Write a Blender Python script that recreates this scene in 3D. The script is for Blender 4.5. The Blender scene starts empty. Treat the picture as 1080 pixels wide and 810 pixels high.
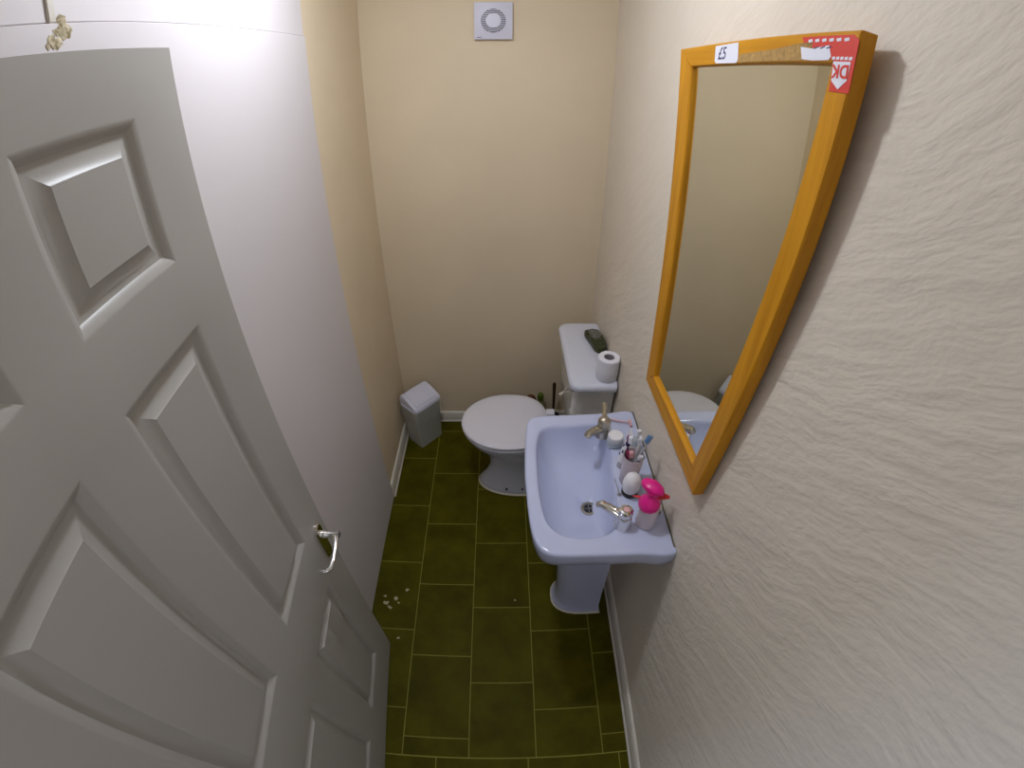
import bpy, bmesh, math, random
from mathutils import Vector, Matrix
random.seed(7)
sc = bpy.context.scene
C = sc.collection
PI = math.pi
WL, WR, WB, WF, CZ = -0.454, 0.602, 0.442, -1.735, 2.48   # room: left, right, back, front, ceiling

# ------------------------------------------------------------------ materials
def mat(name, col, rough=0.5, metal=0.0, noise=None, bump=None, trans=0.0, ior=1.45, coat=0.0, alpha=1.0, sss=0.0, spec=None):
    m = bpy.data.materials.new(name); m.use_nodes = True
    nt = m.node_tree; b = nt.nodes['Principled BSDF']
    b.inputs['Base Color'].default_value = (*col, 1); b.inputs['Roughness'].default_value = rough
    b.inputs['Metallic'].default_value = metal; b.inputs['Transmission Weight'].default_value = trans
    b.inputs['IOR'].default_value = ior; b.inputs['Coat Weight'].default_value = coat
    b.inputs['Alpha'].default_value = alpha
    if spec is not None: b.inputs['Specular IOR Level'].default_value = spec
    if sss:
        b.inputs['Subsurface Weight'].default_value = sss; b.inputs['Subsurface Radius'].default_value = (.01, .01, .01)
    tc = nt.nodes.new('ShaderNodeTexCoord')
    def mapped(scale, rot=(0, 0, 0)):
        mp = nt.nodes.new('ShaderNodeMapping'); mp.inputs['Scale'].default_value = scale; mp.inputs['Rotation'].default_value = rot
        nt.links.new(tc.outputs['Object'], mp.inputs['Vector']); return mp
    if noise:                                   # (second colour, scale xyz, detail)
        c2, s, det = noise
        n = nt.nodes.new('ShaderNodeTexNoise'); n.inputs['Scale'].default_value = 1; n.inputs['Detail'].default_value = det
        nt.links.new(mapped(s).outputs[0], n.inputs['Vector'])
        r = nt.nodes.new('ShaderNodeValToRGB'); r.color_ramp.elements[0].position = .35; r.color_ramp.elements[1].position = .68
        r.color_ramp.elements[0].color = (*c2, 1); r.color_ramp.elements[1].color = (*col, 1)
        nt.links.new(n.outputs['Fac'], r.inputs[0]); nt.links.new(r.outputs[0], b.inputs['Base Color'])
    if bump:                                    # (scale xyz, strength, distance, detail)
        s, st, di, det = bump
        n = nt.nodes.new('ShaderNodeTexNoise'); n.inputs['Scale'].default_value = 1; n.inputs['Detail'].default_value = det
        nt.links.new(mapped(s).outputs[0], n.inputs['Vector'])
        bp = nt.nodes.new('ShaderNodeBump'); bp.inputs['Strength'].default_value = st; bp.inputs['Distance'].default_value = di
        nt.links.new(n.outputs['Fac'], bp.inputs['Height']); nt.links.new(bp.outputs[0], b.inputs['Normal'])
    return m

def emat(name, col, s):
    m = bpy.data.materials.new(name); m.use_nodes = True
    nt = m.node_tree; nt.nodes.clear()
    e = nt.nodes.new('ShaderNodeEmission'); o = nt.nodes.new('ShaderNodeOutputMaterial')
    e.inputs[0].default_value = (*col, 1); e.inputs[1].default_value = s
    nt.links.new(e.outputs[0], o.inputs[0]); return m

def textured_wall(name, col, ang, strength, stretch=(26, 5), fine=70):
    """emulsion over combed lining paper: long shallow ridges plus a fine grain, in the plane of the wall"""
    m = bpy.data.materials.new(name); m.use_nodes = True
    nt = m.node_tree; b = nt.nodes['Principled BSDF']; b.inputs['Roughness'].default_value = .62
    b.inputs['Specular IOR Level'].default_value = .35
    L = nt.links.new; N = nt.nodes.new
    tc = N('ShaderNodeTexCoord')
    rot = N('ShaderNodeMapping'); rot.inputs['Rotation'].default_value = (ang, 0, 0); L(tc.outputs['Object'], rot.inputs[0])
    wn = N('ShaderNodeTexNoise'); wn.inputs['Scale'].default_value = 3.2; wn.inputs['Detail'].default_value = 2; L(rot.outputs[0], wn.inputs['Vector'])
    ws = N('ShaderNodeVectorMath'); ws.operation = 'SCALE'; ws.inputs['Scale'].default_value = .10; L(wn.outputs['Color'], ws.inputs[0])
    wa = N('ShaderNodeVectorMath'); L(rot.outputs[0], wa.inputs[0]); L(ws.outputs[0], wa.inputs[1])
    sm = N('ShaderNodeMapping'); sm.inputs['Scale'].default_value = (1, stretch[1], stretch[0]); L(wa.outputs[0], sm.inputs[0])
    n1 = N('ShaderNodeTexNoise'); n1.inputs['Scale'].default_value = 1; n1.inputs['Detail'].default_value = 3; n1.inputs['Roughness'].default_value = .5
    L(sm.outputs[0], n1.inputs['Vector'])
    sf = N('ShaderNodeMapping'); sf.inputs['Scale'].default_value = (1, fine * .6, fine * 1.6); L(wa.outputs[0], sf.inputs[0])
    n2 = N('ShaderNodeTexNoise'); n2.inputs['Scale'].default_value = 1; n2.inputs['Detail'].default_value = 4; L(sf.outputs[0], n2.inputs['Vector'])
    mx = N('ShaderNodeMath'); mx.operation = 'MULTIPLY_ADD'; mx.inputs[1].default_value = .30; L(n2.outputs['Fac'], mx.inputs[0]); L(n1.outputs['Fac'], mx.inputs[2])
    bp = N('ShaderNodeBump'); bp.inputs['Strength'].default_value = strength; bp.inputs['Distance'].default_value = .006
    L(mx.outputs[0], bp.inputs['Height']); L(bp.outputs[0], b.inputs['Normal'])
    n3 = N('ShaderNodeTexNoise'); n3.inputs['Scale'].default_value = 2.4; n3.inputs['Detail'].default_value = 5; L(tc.outputs['Object'], n3.inputs['Vector'])
    r = N('ShaderNodeValToRGB'); r.color_ramp.elements[0].position = .3; r.color_ramp.elements[1].position = .7
    r.color_ramp.elements[0].color = (*[c * .93 for c in col], 1); r.color_ramp.elements[1].color = (*col, 1)
    L(n3.outputs['Fac'], r.inputs[0]); L(r.outputs[0], b.inputs['Base Color'])
    return m

def floor_material():
    m = bpy.data.materials.new('olive_tile_vinyl'); m.use_nodes = True
    nt = m.node_tree; b = nt.nodes['Principled BSDF']; L = nt.links.new
    def M(op, a=None, b_=None, c=None):
        n = nt.nodes.new('ShaderNodeMath'); n.operation = op
        for k, v in enumerate((a, b_, c)):
            if v is None: continue
            if isinstance(v, (int, float)): n.inputs[k].default_value = v
            else: L(v, n.inputs[k])
        return n.outputs[0]
    tc = nt.nodes.new('ShaderNodeTexCoord'); sp = nt.nodes.new('ShaderNodeSeparateXYZ'); L(tc.outputs['Object'], sp.inputs[0])
    X, Y = sp.outputs[0], sp.outputs[1]
    def grid(u, v, w, h, sh, gw):          # columns of width w, tiles of height h, each column shifted by sh
        cu = M('DIVIDE', u, w); col = M('FLOOR', cu); fu = M('FRACT', cu)
        cv = M('ADD', M('DIVIDE', v, h), M('MULTIPLY', M('ADD', col, 1.0), sh)); row = M('FLOOR', cv); fv = M('FRACT', cv)
        du = M('MULTIPLY', M('MINIMUM', fu, M('SUBTRACT', 1.0, fu)), w)
        dv = M('MULTIPLY', M('MINIMUM', fv, M('SUBTRACT', 1.0, fv)), h)
        d = M('MINIMUM', du, dv)
        g = M('SUBTRACT', 1.0, M('SMOOTH_MIN', 1.0, M('DIVIDE', d, gw), .3))
        return M('MAXIMUM', g, 0.0), M('ADD', M('MULTIPLY', col, 7.31), M('MULTIPLY', row, 3.77))
    g1, i1 = grid(X, Y, .2448, .333, 1 / 3, .0024)
    g2, i2 = grid(M('SUBTRACT', X, .215), M('ADD', Y, 1.405), .333, .2448, 0.0, .0024)
    near = M('LESS_THAN', Y, -1.405)
    g = M('ADD', M('MULTIPLY', g1, M('SUBTRACT', 1.0, near)), M('MULTIPLY', g2, near))
    seam = M('LESS_THAN', M('ABSOLUTE', M('ADD', Y, 1.405)), .0018)
    g = M('MINIMUM', M('MAXIMUM', g, seam), 1.0)
    idn = M('ADD', M('MULTIPLY', i1, M('SUBTRACT', 1.0, near)), M('MULTIPLY', i2, near))
    # slate-like mottling that restarts in each tile
    cb = nt.nodes.new('ShaderNodeCombineXYZ'); L(X, cb.inputs[0]); L(Y, cb.inputs[1]); L(idn, cb.inputs[2])
    n = nt.nodes.new('ShaderNodeTexNoise'); n.inputs['Scale'].default_value = 7; n.inputs['Detail'].default_value = 7; n.inputs['Roughness'].default_value = .62
    L(cb.outputs[0], n.inputs['Vector'])
    r = nt.nodes.new('ShaderNodeValToRGB'); r.color_ramp.elements[0].position = .32; r.color_ramp.elements[1].position = .72
    r.color_ramp.elements[0].color = (.048, .043, .0003, 1); r.color_ramp.elements[1].color = (.092, .082, .002, 1)
    L(n.outputs['Fac'], r.inputs[0])
    mix = nt.nodes.new('ShaderNodeMix'); mix.data_type = 'RGBA'
    L(g, mix.inputs[0]); L(r.outputs[0], mix.inputs[6]); mix.inputs[7].default_value = (.30, .30, .06, 1)
    L(mix.outputs[2], b.inputs['Base Color'])
    b.inputs['Roughness'].default_value = .55; b.inputs['Specular IOR Level'].default_value = .08
    bp = nt.nodes.new('ShaderNodeBump'); bp.inputs['Strength'].default_value = .25; bp.inputs['Distance'].default_value = .002
    L(M('SUBTRACT', n.outputs['Fac'], M('MULTIPLY', g, .6)), bp.inputs['Height']); L(bp.outputs[0], b.inputs['Normal'])
    return m

def wood_material(name, axis):
    m = bpy.data.materials.new(name); m.use_nodes = True
    nt = m.node_tree; b = nt.nodes['Principled BSDF']; L = nt.links.new
    tc = nt.nodes.new('ShaderNodeTexCoord'); mp = nt.nodes.new('ShaderNodeMapping')
    mp.inputs['Scale'].default_value = (60, 3, 60) if axis == 'y' else (60, 60, 3)
    L(tc.outputs['Object'], mp.inputs[0])
    n = nt.nodes.new('ShaderNodeTexNoise'); n.inputs['Scale'].default_value = 1; n.inputs['Detail'].default_value = 4; L(mp.outputs[0], n.inputs['Vector'])
    r = nt.nodes.new('ShaderNodeValToRGB'); r.color_ramp.elements[0].position = .3; r.color_ramp.elements[1].position = .7
    r.color_ramp.elements[0].color = (.50, .205, .006, 1); r.color_ramp.elements[1].color = (.66, .30, .014, 1)
    L(n.outputs['Fac'], r.inputs[0]); L(r.outputs[0], b.inputs['Base Color'])
    b.inputs['Roughness'].default_value = .45; b.inputs['Specular IOR Level'].default_value = .25
    return m

M_ = dict(
    wall_cream=textured_wall('cream_wall', (.78, .65, .465), 0.0, .20, (22, 16), 60),
    wall_right=textured_wall('combed_cream_wall', (.77, .69, .58), math.radians(33), .8),
    white_wall=mat('white_boarding', (.66, .62, .63), .5, bump=((3, 3, 3), .1, .004, 2)),
    ceiling=mat('ceiling_paint', (.80, .79, .76), .8),
    floor=floor_material(),
    gloss=mat('white_gloss_trim', (.64, .60, .52), .35),
    caulk=mat('caulk', (.72, .68, .55), .6),
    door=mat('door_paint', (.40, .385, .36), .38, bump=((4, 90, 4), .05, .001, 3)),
    ceramic=mat('white_ceramic', (.53, .57, .77), .10, coat=.4),
    ceramic2=mat('white_glazed_pan', (.66, .68, .78), .12, coat=.3),
    cistern=mat('cistern_ceramic', (.72, .71, .70), .14, coat=.3),
    seat=mat('seat_plastic', (.74, .73, .80), .25),
    plastic=mat('white_plastic', (.68, .68, .80), .35),
    binbody=mat('bin_plastic', (.62, .64, .62), .4),
    chrome=mat('chrome', (.78, .77, .76), .09, metal=1.0),
    chrome_d=mat('limescaled_chrome', (.62, .58, .50), .3, metal=1.0, noise=((.42, .38, .30), (60, 60, 60), 3)),
    steel=mat('brushed_steel', (.42, .42, .42), .3, metal=1.0),
    black=mat('black_plastic', (.012, .011, .012), .45),
    hole=mat('dark_slot', (.02, .02, .03), .7),
    mirror=mat('mirror_glass', (.80, .81, .74), .015, metal=1.0),
    wood_h=wood_material('pine_rail', 'y'), wood_v=wood_material('pine_stile', 'z'),
    label=mat('paper_label', (.78, .78, .86), .6),
    ink=mat('blue_biro', (.06, .06, .16), .6),
    red=mat('red_sticker', (.68, .05, .035), .5),
    residue=mat('torn_paper_residue', (.50, .30, .09), .8, noise=((.33, .20, .07), (60, 160, 160), 4)),
    pink=mat('hot_pink_plastic', (.80, .015, .26), .3),
    redp=mat('red_plastic', (.62, .03, .04), .3),
    milky=mat('milky_plastic', (.80, .70, .74), .25, trans=.25),
    whitep=mat('white_bottle_plastic', (.80, .78, .80), .3),
    clear=mat('clear_plastic', (.86, .88, .92), .12, trans=.6),
    paper=mat('toilet_paper', (.80, .80, .86), .95, bump=((200, 200, 60), .3, .001, 3)),
    card=mat('cardboard_core', (.30, .27, .30), .9),
    packet=mat('dark_green_packet', (.055, .065, .02), .35, noise=((.015, .02, .005), (50, 50, 50), 3), bump=((60, 60, 60), .8, .004, 3)),
    packet_top=mat('grey_packet_label', (.19, .19, .17), .4, noise=((.07, .07, .06), (70, 70, 70), 3), bump=((60, 60, 60), .6, .003, 3)),
    brushwood=mat('dark_brown_handle', (.035, .012, .004), .4),
    dbrown=mat('reddish_brown_plastic', (.10, .030, .006), .4),
    green=mat('green_cap', (.085, .13, .008), .35),
    greenb=mat('pale_green_bottle', (.30, .30, .10), .3),
    purple=mat('purple_plastic', (.20, .02, .12), .3),
    navy=mat('navy_plastic', (.015, .015, .10), .35),
    blue=mat('blue_bristles', (.16, .32, .60), .6),
    bristle=mat('white_bristles', (.78, .79, .85), .7),
    salmon=mat('pale_pink_plastic', (.72, .40, .42), .4),
    jar=mat('pale_jar', (.52, .58, .62), .2, trans=.2),
    splash=mat('dried_paint_splash', (.46, .42, .26), .7),
    skirt=mat('liner_film', (.75, .75, .72), .3, alpha=.20),
    bluewhite=mat('frosted_lamp_glass', (.9, .9, .95), .4),
)
M_['lampglow'] = emat('lamp_glow', (1.0, .93, .88), 14.0)

# ------------------------------------------------------------------ mesh helpers
def finish(bm, ang=35):
    bmesh.ops.recalc_face_normals(bm, faces=bm.faces[:])
    a = math.radians(ang)
    for f in bm.faces: f.smooth = True
    for e in bm.edges:
        if len(e.link_faces) == 2 and e.calc_face_angle(0) > a: e.smooth = False

def obj(name, bm, m, parent=None, ang=35, recalc=True):
    if recalc: finish(bm, ang)
    me = bpy.data.meshes.new(name); bm.to_mesh(me); bm.free()
    for mm in (m if isinstance(m, (list, tuple)) else [m]): me.materials.append(mm)
    o = bpy.data.objects.new(name, me); C.objects.link(o)
    if parent is not None:
        o.parent = parent
        o.matrix_parent_inverse = Matrix.Translation(parent.matrix_basis.translation).inverted() if parent.type == 'EMPTY' else Matrix()
    return o

def thing(name, label, cat, loc, group=None):
    o = bpy.data.objects.new(name, None); C.objects.link(o); o.location = loc; o.empty_display_size = .05
    o['label'] = label; o['category'] = cat
    if group: o['group'] = group
    return o

def struct(name, bm, m, ang=35):
    o = obj(name, bm, m, None, ang); o['kind'] = 'structure'; return o

def box(bm, lo, hi, bev=0.0, seg=2, mi=0):
    n0 = len(bm.faces)
    vs = [bm.verts.new((x, y, z)) for x in (lo[0], hi[0]) for y in (lo[1], hi[1]) for z in (lo[2], hi[2])]
    idx = [(0, 1, 3, 2), (4, 6, 7, 5), (0, 4, 5, 1), (2, 3, 7, 6), (0, 2, 6, 4), (1, 5, 7, 3)]
    fs = [bm.faces.new([vs[i] for i in q]) for q in idx]
    for f in fs: f.material_index = mi
    if bev > 0:
        es = list({e for f in fs for e in f.edges})
        bmesh.ops.bevel(bm, geom=es, offset=bev, segments=seg, affect='EDGES', profile=.5)
    return bm

def loft(bm, loops, cap0=True, cap1=True, closed=True, mi=0):
    rings = [[bm.verts.new(p) for p in lp] for lp in loops]
    n = len(rings[0])
    for a, b in zip(rings, rings[1:]):
        for i in range(n if closed else n - 1):
            j = (i + 1) % n
            f = bm.faces.new((a[i], a[j], b[j], b[i])); f.material_index = mi
    if cap0: bm.faces.new(rings[0][::-1]).material_index = mi
    if cap1: bm.faces.new(rings[-1]).material_index = mi
    return rings

def frame_of(ax):
    ax = Vector(ax).normalized(); t = Vector((0, 0, 1)) if abs(ax.z) < .9 else Vector((1, 0, 0))
    u = ax.cross(t).normalized(); v = ax.cross(u).normalized(); return ax, u, v

def lathe(bm, base, axis, prof, n=28, cap0=True, cap1=True, sx=1.0, sy=1.0, mi=0):
    """prof: list of (radius, height along axis)"""
    ax, u, v = frame_of(axis); base = Vector(base)
    loops = [[base + ax * h + (u * math.cos(2 * PI * i / n) * sx + v * math.sin(2 * PI * i / n) * sy) * max(r, 1e-5) for i in range(n)] for r, h in prof]
    return loft(bm, loops, cap0, cap1, mi=mi)

def tube(bm, pts, radii, n=12, flat=1.0, mi=0, up=None):
    pts = [Vector(p) for p in pts]
    if isinstance(radii, (int, float)): radii = [radii] * len(pts)
    loops = []; prevu = None
    for i, p in enumerate(pts):
        t = (pts[min(i + 1, len(pts) - 1)] - pts[max(i - 1, 0)]).normalized()
        if prevu is None:
            ref = Vector(up) if up else (Vector((0, 0, 1)) if abs(t.z) < .9 else Vector((1, 0, 0)))
            u = (ref - t * ref.dot(t)).normalized()
        else: u = (prevu - t * prevu.dot(t)).normalized()
        prevu = u; v = t.cross(u)
        loops.append([p + (u * math.cos(2 * PI * k / n) * flat + v * math.sin(2 * PI * k / n)) * radii[i] for k in range(n)])
    return loft(bm, loops, mi=mi)

def rrect(x0, x1, y0, y1, r, n=6, z=0.0):
    """rounded rectangle loop; r: one radius or four (x0y0, x1y0, x1y1, x0y1)"""
    rs = [r] * 4 if isinstance(r, (int, float)) else r
    pts = []
    for (cx, cy, a0, rr) in ((x0 + rs[0], y0 + rs[0], PI, rs[0]), (x1 - rs[1], y0 + rs[1], 1.5 * PI, rs[1]), (x1 - rs[2], y1 - rs[2], 0, rs[2]), (x0 + rs[3], y1 - rs[3], .5 * PI, rs[3])):
        for k in range(n + 1):
            a = a0 + .5 * PI * k / n; pts.append(Vector((cx + rr * math.cos(a), cy + rr * math.sin(a), z)))
    return pts

def resample(poly, n):
    """closed polyline resampled to n points by arc length"""
    P = [Vector(p).to_3d() for p in poly]; m = len(P); seg = [(P[(i + 1) % m] - P[i]).length for i in range(m)]; T = sum(seg)
    out = []; i = 0; acc = 0.0
    for k in range(n):
        d = T * k / n
        while acc + seg[i] < d and i < m - 1: acc += seg[i]; i += 1
        out.append(P[i].lerp(P[(i + 1) % m], (d - acc) / seg[i] if seg[i] > 0 else 0))
    return out

def catmull(ctrl, per=8):
    n = len(ctrl); out = []
    for i in range(n):
        p0, p1, p2, p3 = (Vector(ctrl[(i + k) % n]) for k in (-1, 0, 1, 2))
        for k in range(per):
            t = k / per
            out.append(.5 * ((2 * p1) + (p2 - p0) * t + (2 * p0 - 5 * p1 + 4 * p2 - p3) * t * t + (3 * p1 - p0 - 3 * p2 + p3) * t ** 3))
    return out

# ------------------------------------------------------------------ the room
bm = bmesh.new(); box(bm, (-1.4, -3.2, -.06), (1.6, WB + .12, 0)); struct('floor', bm, M_['floor'])
bm = bmesh.new(); box(bm, (-1.4, -3.2, CZ), (1.6, WB + .12, CZ + .08)); struct('ceiling', bm, M_['ceiling'])
bm = bmesh.new(); box(bm, (WL - .12, WF - .11, 0), (WL, WB, CZ)); struct('wall_left', bm, M_['wall_cream'])
bm = bmesh.new(); box(bm, (WR, -3.2, 0), (WR + .12, WB, CZ)); struct('wall_right', bm, M_['wall_right'])
bm = bmesh.new(); box(bm, (WL - .12, WB, 0), (WR + .12, WB + .12, CZ)); struct('wall_back', bm, M_['wall_cream'])
# front wall with the doorway (behind the camera), and the hall beyond it
bm = bmesh.new()
box(bm, (WL, WF - .11, 0), (-.30, WF, CZ)); box(bm, (-.30, WF - .11, 2.0), (WR, WF, CZ))
struct('wall_front', bm, M_['wall_cream'])
bm = bmesh.new(); box(bm, (-1.4, -3.2, 0), (WR, -3.1, CZ)); struct('wall_hall', bm, M_['white_wall'])
# white boarding over the near part of the left wall
bm = bmesh.new(); box(bm, (WL, WF, 0), (WL + .011, -.168, 2.043), .0015, 1); struct('trim_1', bm, M_['white_wall'])
bm = bmesh.new(); box(bm, (WL, -1.075, 2.043), (WL + .010, -1.060, CZ), .002, 1); struct('trim_2', bm, M_['gloss'])
bm = bmesh.new(); box(bm, (WL, -1.06, 2.045), (WL + .006, -.168, CZ), .001, 1); struct('trim_3', bm, M_['white_wall'])
bm = bmesh.new(); box(bm, (WL, WF, 2.045), (WL + .006, -1.075, CZ), .001, 1); struct('trim_4', bm, M_['white_wall'])

def baseboard(name, a, b, nrm, h=.068, t=.015):
    """skirting board with an eased top edge and a bead of caulk at its foot"""
    a = Vector(a); b = Vector(b); n = Vector(nrm)
    prof = [(0, 0), (t + .006, 0), (t + .004, .006), (t, .008), (t, h - .022), (t * .8, h - .016), (t * .75, h - .008), (t * .4, h - .001), (0, h)]
    bm = bmesh.new()
    loft(bm, [[p + n * d + Vector((0, 0, z)) for d, z in prof] for p in (a, b)])
    struct(name, bm, M_['gloss'], 50)
baseboard('baseboard_left', (WL, -.168, 0), (WL, WB, 0), (1, 0, 0), h=.080)
baseboard('baseboard_back', (WL + .016, WB, 0), (WR, WB, 0), (0, -1, 0))
baseboard('baseboard_right', (WR, WF, 0), (WR, WB - .016, 0), (-1, 0, 0), h=.075)

# broken plaster over the door, beside the strip
bm = bmesh.new()
for k in range(22):
    q_ = random.random(); y = -1.040 - .050 * q_ + random.uniform(-.008, .008); z = 2.040 - .028 * q_ + random.uniform(-.010, .008)
    r = random.uniform(.006, .013); lp = []
    for q in range(7):
        a = 2 * PI * q / 7; rr = r * random.uniform(.6, 1.2); lp.append((y + rr * math.cos(a), z + rr * math.sin(a)))
    x0 = WL + .0095
    loft(bm, [[(x0, yy, zz) for yy, zz in lp], [(x0 + random.uniform(.0015, .003), y + (yy - y) * .6, z + (zz - z) * .6) for yy, zz in lp]])
struct('trim_5', bm, mat('broken_plaster', (.66, .58, .42), .9, noise=((.30, .24, .13), (120, 120, 120), 3)))

# ------------------------------------------------------------------ door (opened into the room)
DA = -0.0746; DW, DH, DT = .759, 1.974, .036
DO = Vector((-.3395, -.956, 0)); DD = Vector((-math.sin(DA), -math.cos(DA), 0)); DN = Vector((-DD.y, DD.x, 0))
def dp(s, z, n=0.0): return DO + DD * s + DN * n + Vector((0, 0, z))
XS = [(.111, .3295), (.4295, .648)]
ZS = [(.222, .790), (.979, 1.573), (1.674, 1.8845)]
bm = bmesh.new()
xs = [0, .111, .3295, .4295, .648, DW]; zs = [.008, .222, .790, .979, 1.573, 1.674, 1.8845, DH]
for side, off in ((0, 0.0), (1, -DT)):
    sg = 1 if side == 0 else -1
    g = {}
    def gv(s, z):
        k = (round(s, 5), round(z, 5))
        if k not in g: g[k] = bm.verts.new(dp(s, z, off))
        return g[k]
    for i in range(5):
        for j in range(7):
            a, b, c, d = xs[i], xs[i + 1], zs[j], zs[j + 1]
            if (a, b) in XS and (c, d) in ZS:
                # moulded panel: quirk, ovolo down, flat, bevel up to the raised field
                prev = [gv(a, c), gv(b, c), gv(b, d), gv(a, d)]
                for ins, dep in ((.004, -.0015), (.008, -.003), (.016, -.0105), (.021, -.0118), (.026, -.0115), (.044, -.003), (.046, -.001)):
                    q = [(a + ins, c + ins), (b - ins, c + ins), (b - ins, d - ins), (a + ins, d - ins)]
                    cur = [bm.verts.new(dp(s, z, off + dep * sg)) for s, z in q]
                    for k in range(4): bm.faces.new((prev[k], prev[(k + 1) % 4], cur[(k + 1) % 4], cur[k]))
                    prev = cur
                bm.faces.new(prev)
            else: bm.faces.new((gv(a, c), gv(b, c), gv(b, d), gv(a, d)))
    if side == 0: g0 = g
for rng in ([(x, zs[0]) for x in xs], [(x, zs[-1]) for x in xs], [(0, z) for z in zs], [(DW, z) for z in zs]):
    for p, q in zip(rng, rng[1:]):
        kp, kq = (round(p[0], 5), round(p[1], 5)), (round(q[0], 5), round(q[1], 5))
        bm.faces.new((g0[kp], g0[kq], g[kq], g[kp]))
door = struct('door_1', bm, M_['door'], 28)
# lever handle on an oval backplate
def dloop(loop2, n): return [dp(s, z, n) for s, z in loop2]
pl = [(v.x, v.y) for v in rrect(.030, .066, .822, .958, .0175, 6)]
bm = bmesh.new()
loft(bm, [dloop(pl, .0003), dloop(pl, .005), dloop([(.048 + (s - .048) * .78, .890 + (z - .890) * .93) for s, z in pl], .009)])
hp = obj('door_handle', bm, M_['chrome'], door)
bm = bmesh.new()
lathe(bm, dp(.048, .918, .008), DN, [(.011, 0), (.0105, .012), (.008, .018), (.008, .042), (.0095, .048), (.004, .051)], 20)
tube(bm, [dp(.048, .918, .044), dp(.062, .918, .049), dp(.085, .915, .051), dp(.115, .911, .050), dp(.140, .908, .046), dp(.148, .907, .036), dp(.150, .907, .022)],
     [.008, .0078, .0068, .0062, .0068, .0066, .0055], 14, flat=.75)
obj('lever', bm, M_['chrome'], hp)

# ------------------------------------------------------------------ ceiling light (above the frame)
LP = Vector((-.08, -.60, CZ))
t = thing('ceiling_light', 'round white ceiling light above the open door', 'lamp', LP)
bm = bmesh.new(); lathe(bm, LP - Vector((0, 0, .028)), (0, 0, 1), [(.072, 0), (.078, .004), (.078, .027)], 32); obj('base', bm, M_['plastic'], t)
bm = bmesh.new(); lathe(bm, LP - Vector((0, 0, .085)), (0, 0, 1), [(.001, 0), (.026, .004), (.045, .016), (.055, .034), (.058, .056)], 32, cap1=False); obj('diffuser', bm, M_['lampglow'], t)

# ------------------------------------------------------------------ extractor fan
FX, FZ, FS = .0985, 2.112, .077
t = thing('extractor_fan', 'square white extractor fan with round slatted grille high on back wall', 'fan', (FX, WB, FZ))
bm = bmesh.new(); box(bm, (FX - FS, WB - .021, FZ - FS), (FX + FS, WB, FZ + FS), .004, 2)
obj('housing', bm, M_['plastic'], t)
bm = bmesh.new(); lathe(bm, (FX, WB - .0205, FZ), (0, -1, 0), [(.049, 0), (.049, .001), (.046, .0012)], 40); obj('grille_recess', bm, M_['hole'], t)
bm = bmesh.new()
for k in range(-6, 7):
    z = k * .0072; hw = math.sqrt(max(.048 ** 2 - z * z, 0))
    if hw > .01: box(bm, (FX - hw, WB - .0275, FZ + z - .0019), (FX + hw, WB - .0212, FZ + z + .0019), .0006, 1)
obj('grille', bm, M_['plastic'], t)
bm = bmesh.new(); lathe(bm, (FX, WB - .0215, FZ), (0, -1, 0), [(.031, 0), (.031, .007), (.029, .0085), (.001, .009)], 36); obj('centre_cap', bm, M_['plastic'], t)
bm = bmesh.new(); box(bm, (FX - .066, WB - .0218, FZ - .0685), (FX - .046, WB - .0208, FZ - .0665)); obj('indicator_slot', bm, M_['navy'], t)

# ------------------------------------------------------------------ washbasin
BZ = .828
wb = thing('washbasin', 'white ceramic pedestal washbasin with two chrome taps on the right wall', 'washbasin', (.42, -.722, 0))
N = 96
outer = resample(catmull([(WR - .0005, -.4365), (.50, -.437), (.38, -.442), (.262, -.449), (.222, -.470), (.209, -.56), (.202, -.68), (.203, -.78), (.210, -.90), (.228, -.970), (.268, -.998), (.38, -1.003), (.50, -1.006), (WR - .0005, -1.0065), (WR - .0005, -.86), (WR - .0005, -.58)], 8), N)
def clampx(p): return Vector((min(p.x, WR - .0008), p.y, p.z if len(p) > 2 else 0))
outer = [clampx(p) for p in outer]
inner = resample(catmull([(.478, -.500), (.36, -.500), (.274, -.512), (.246, -.58), (.240, -.70), (.242, -.80), (.255, -.885), (.292, -.930), (.37, -.945), (.440, -.925), (.462, -.86), (.475, -.72), (.488, -.58)], 8), N)
# line the start points up by direction from the bowl's centre
CB = Vector((.36, -.722, 0))
def align(poly):
    k = min(range(N), key=lambda i: abs(math.atan2(poly[i].y - CB.y, poly[i].x - CB.x) - math.radians(60)))
    q = poly[k:] + poly[:k]
    a0 = sum((q[i].x - CB.x) * (q[(i + 1) % N].y - CB.y) - (q[(i + 1) % N].x - CB.x) * (q[i].y - CB.y) for i in range(N))
    return q if a0 > 0 else [q[0]] + q[1:][::-1]
outer, inner = align(outer), align(inner)
def lev(poly, sc_, z, c=CB, dx=0.0, dy=0.0): return [Vector((c.x + (p.x - c.x) * sc_ + dx, c.y + (p.y - c.y) * sc_ + dy, z)) for p in poly]
def wallfix(loop): return [Vector((min(p.x, WR - .0008), p.y, p.z if len(p) > 2 else 0)) for p in loop]
def oin(d, z):      # outer outline moved inward by d, the wall side kept on the wall
    out = []
    for p in outer:
        v = Vector((p.x - .40, p.y + .722, 0)); L_ = v.length
        q = p - v.normalized() * d
        if p.x > WR - .01: q.x = WR - .0008
        out.append(Vector((q.x, q.y, z)))
    return out
DR = Vector((.410, -.752, 0))
def toward(poly, k, z): return [Vector((p.x + (DR.x - p.x) * k, p.y + (DR.y - p.y) * k, z)) for p in poly]
loops = [oin(.15, BZ - .165), oin(.10, BZ - .150), oin(.055, BZ - .118), oin(.022, BZ - .080), oin(.012, BZ - .068), oin(.006, BZ - .060), oin(.002, BZ - .035), oin(0, BZ - .012),
         oin(.001, BZ - .004), oin(.005, BZ), oin(.012, BZ + .0005)]
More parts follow.
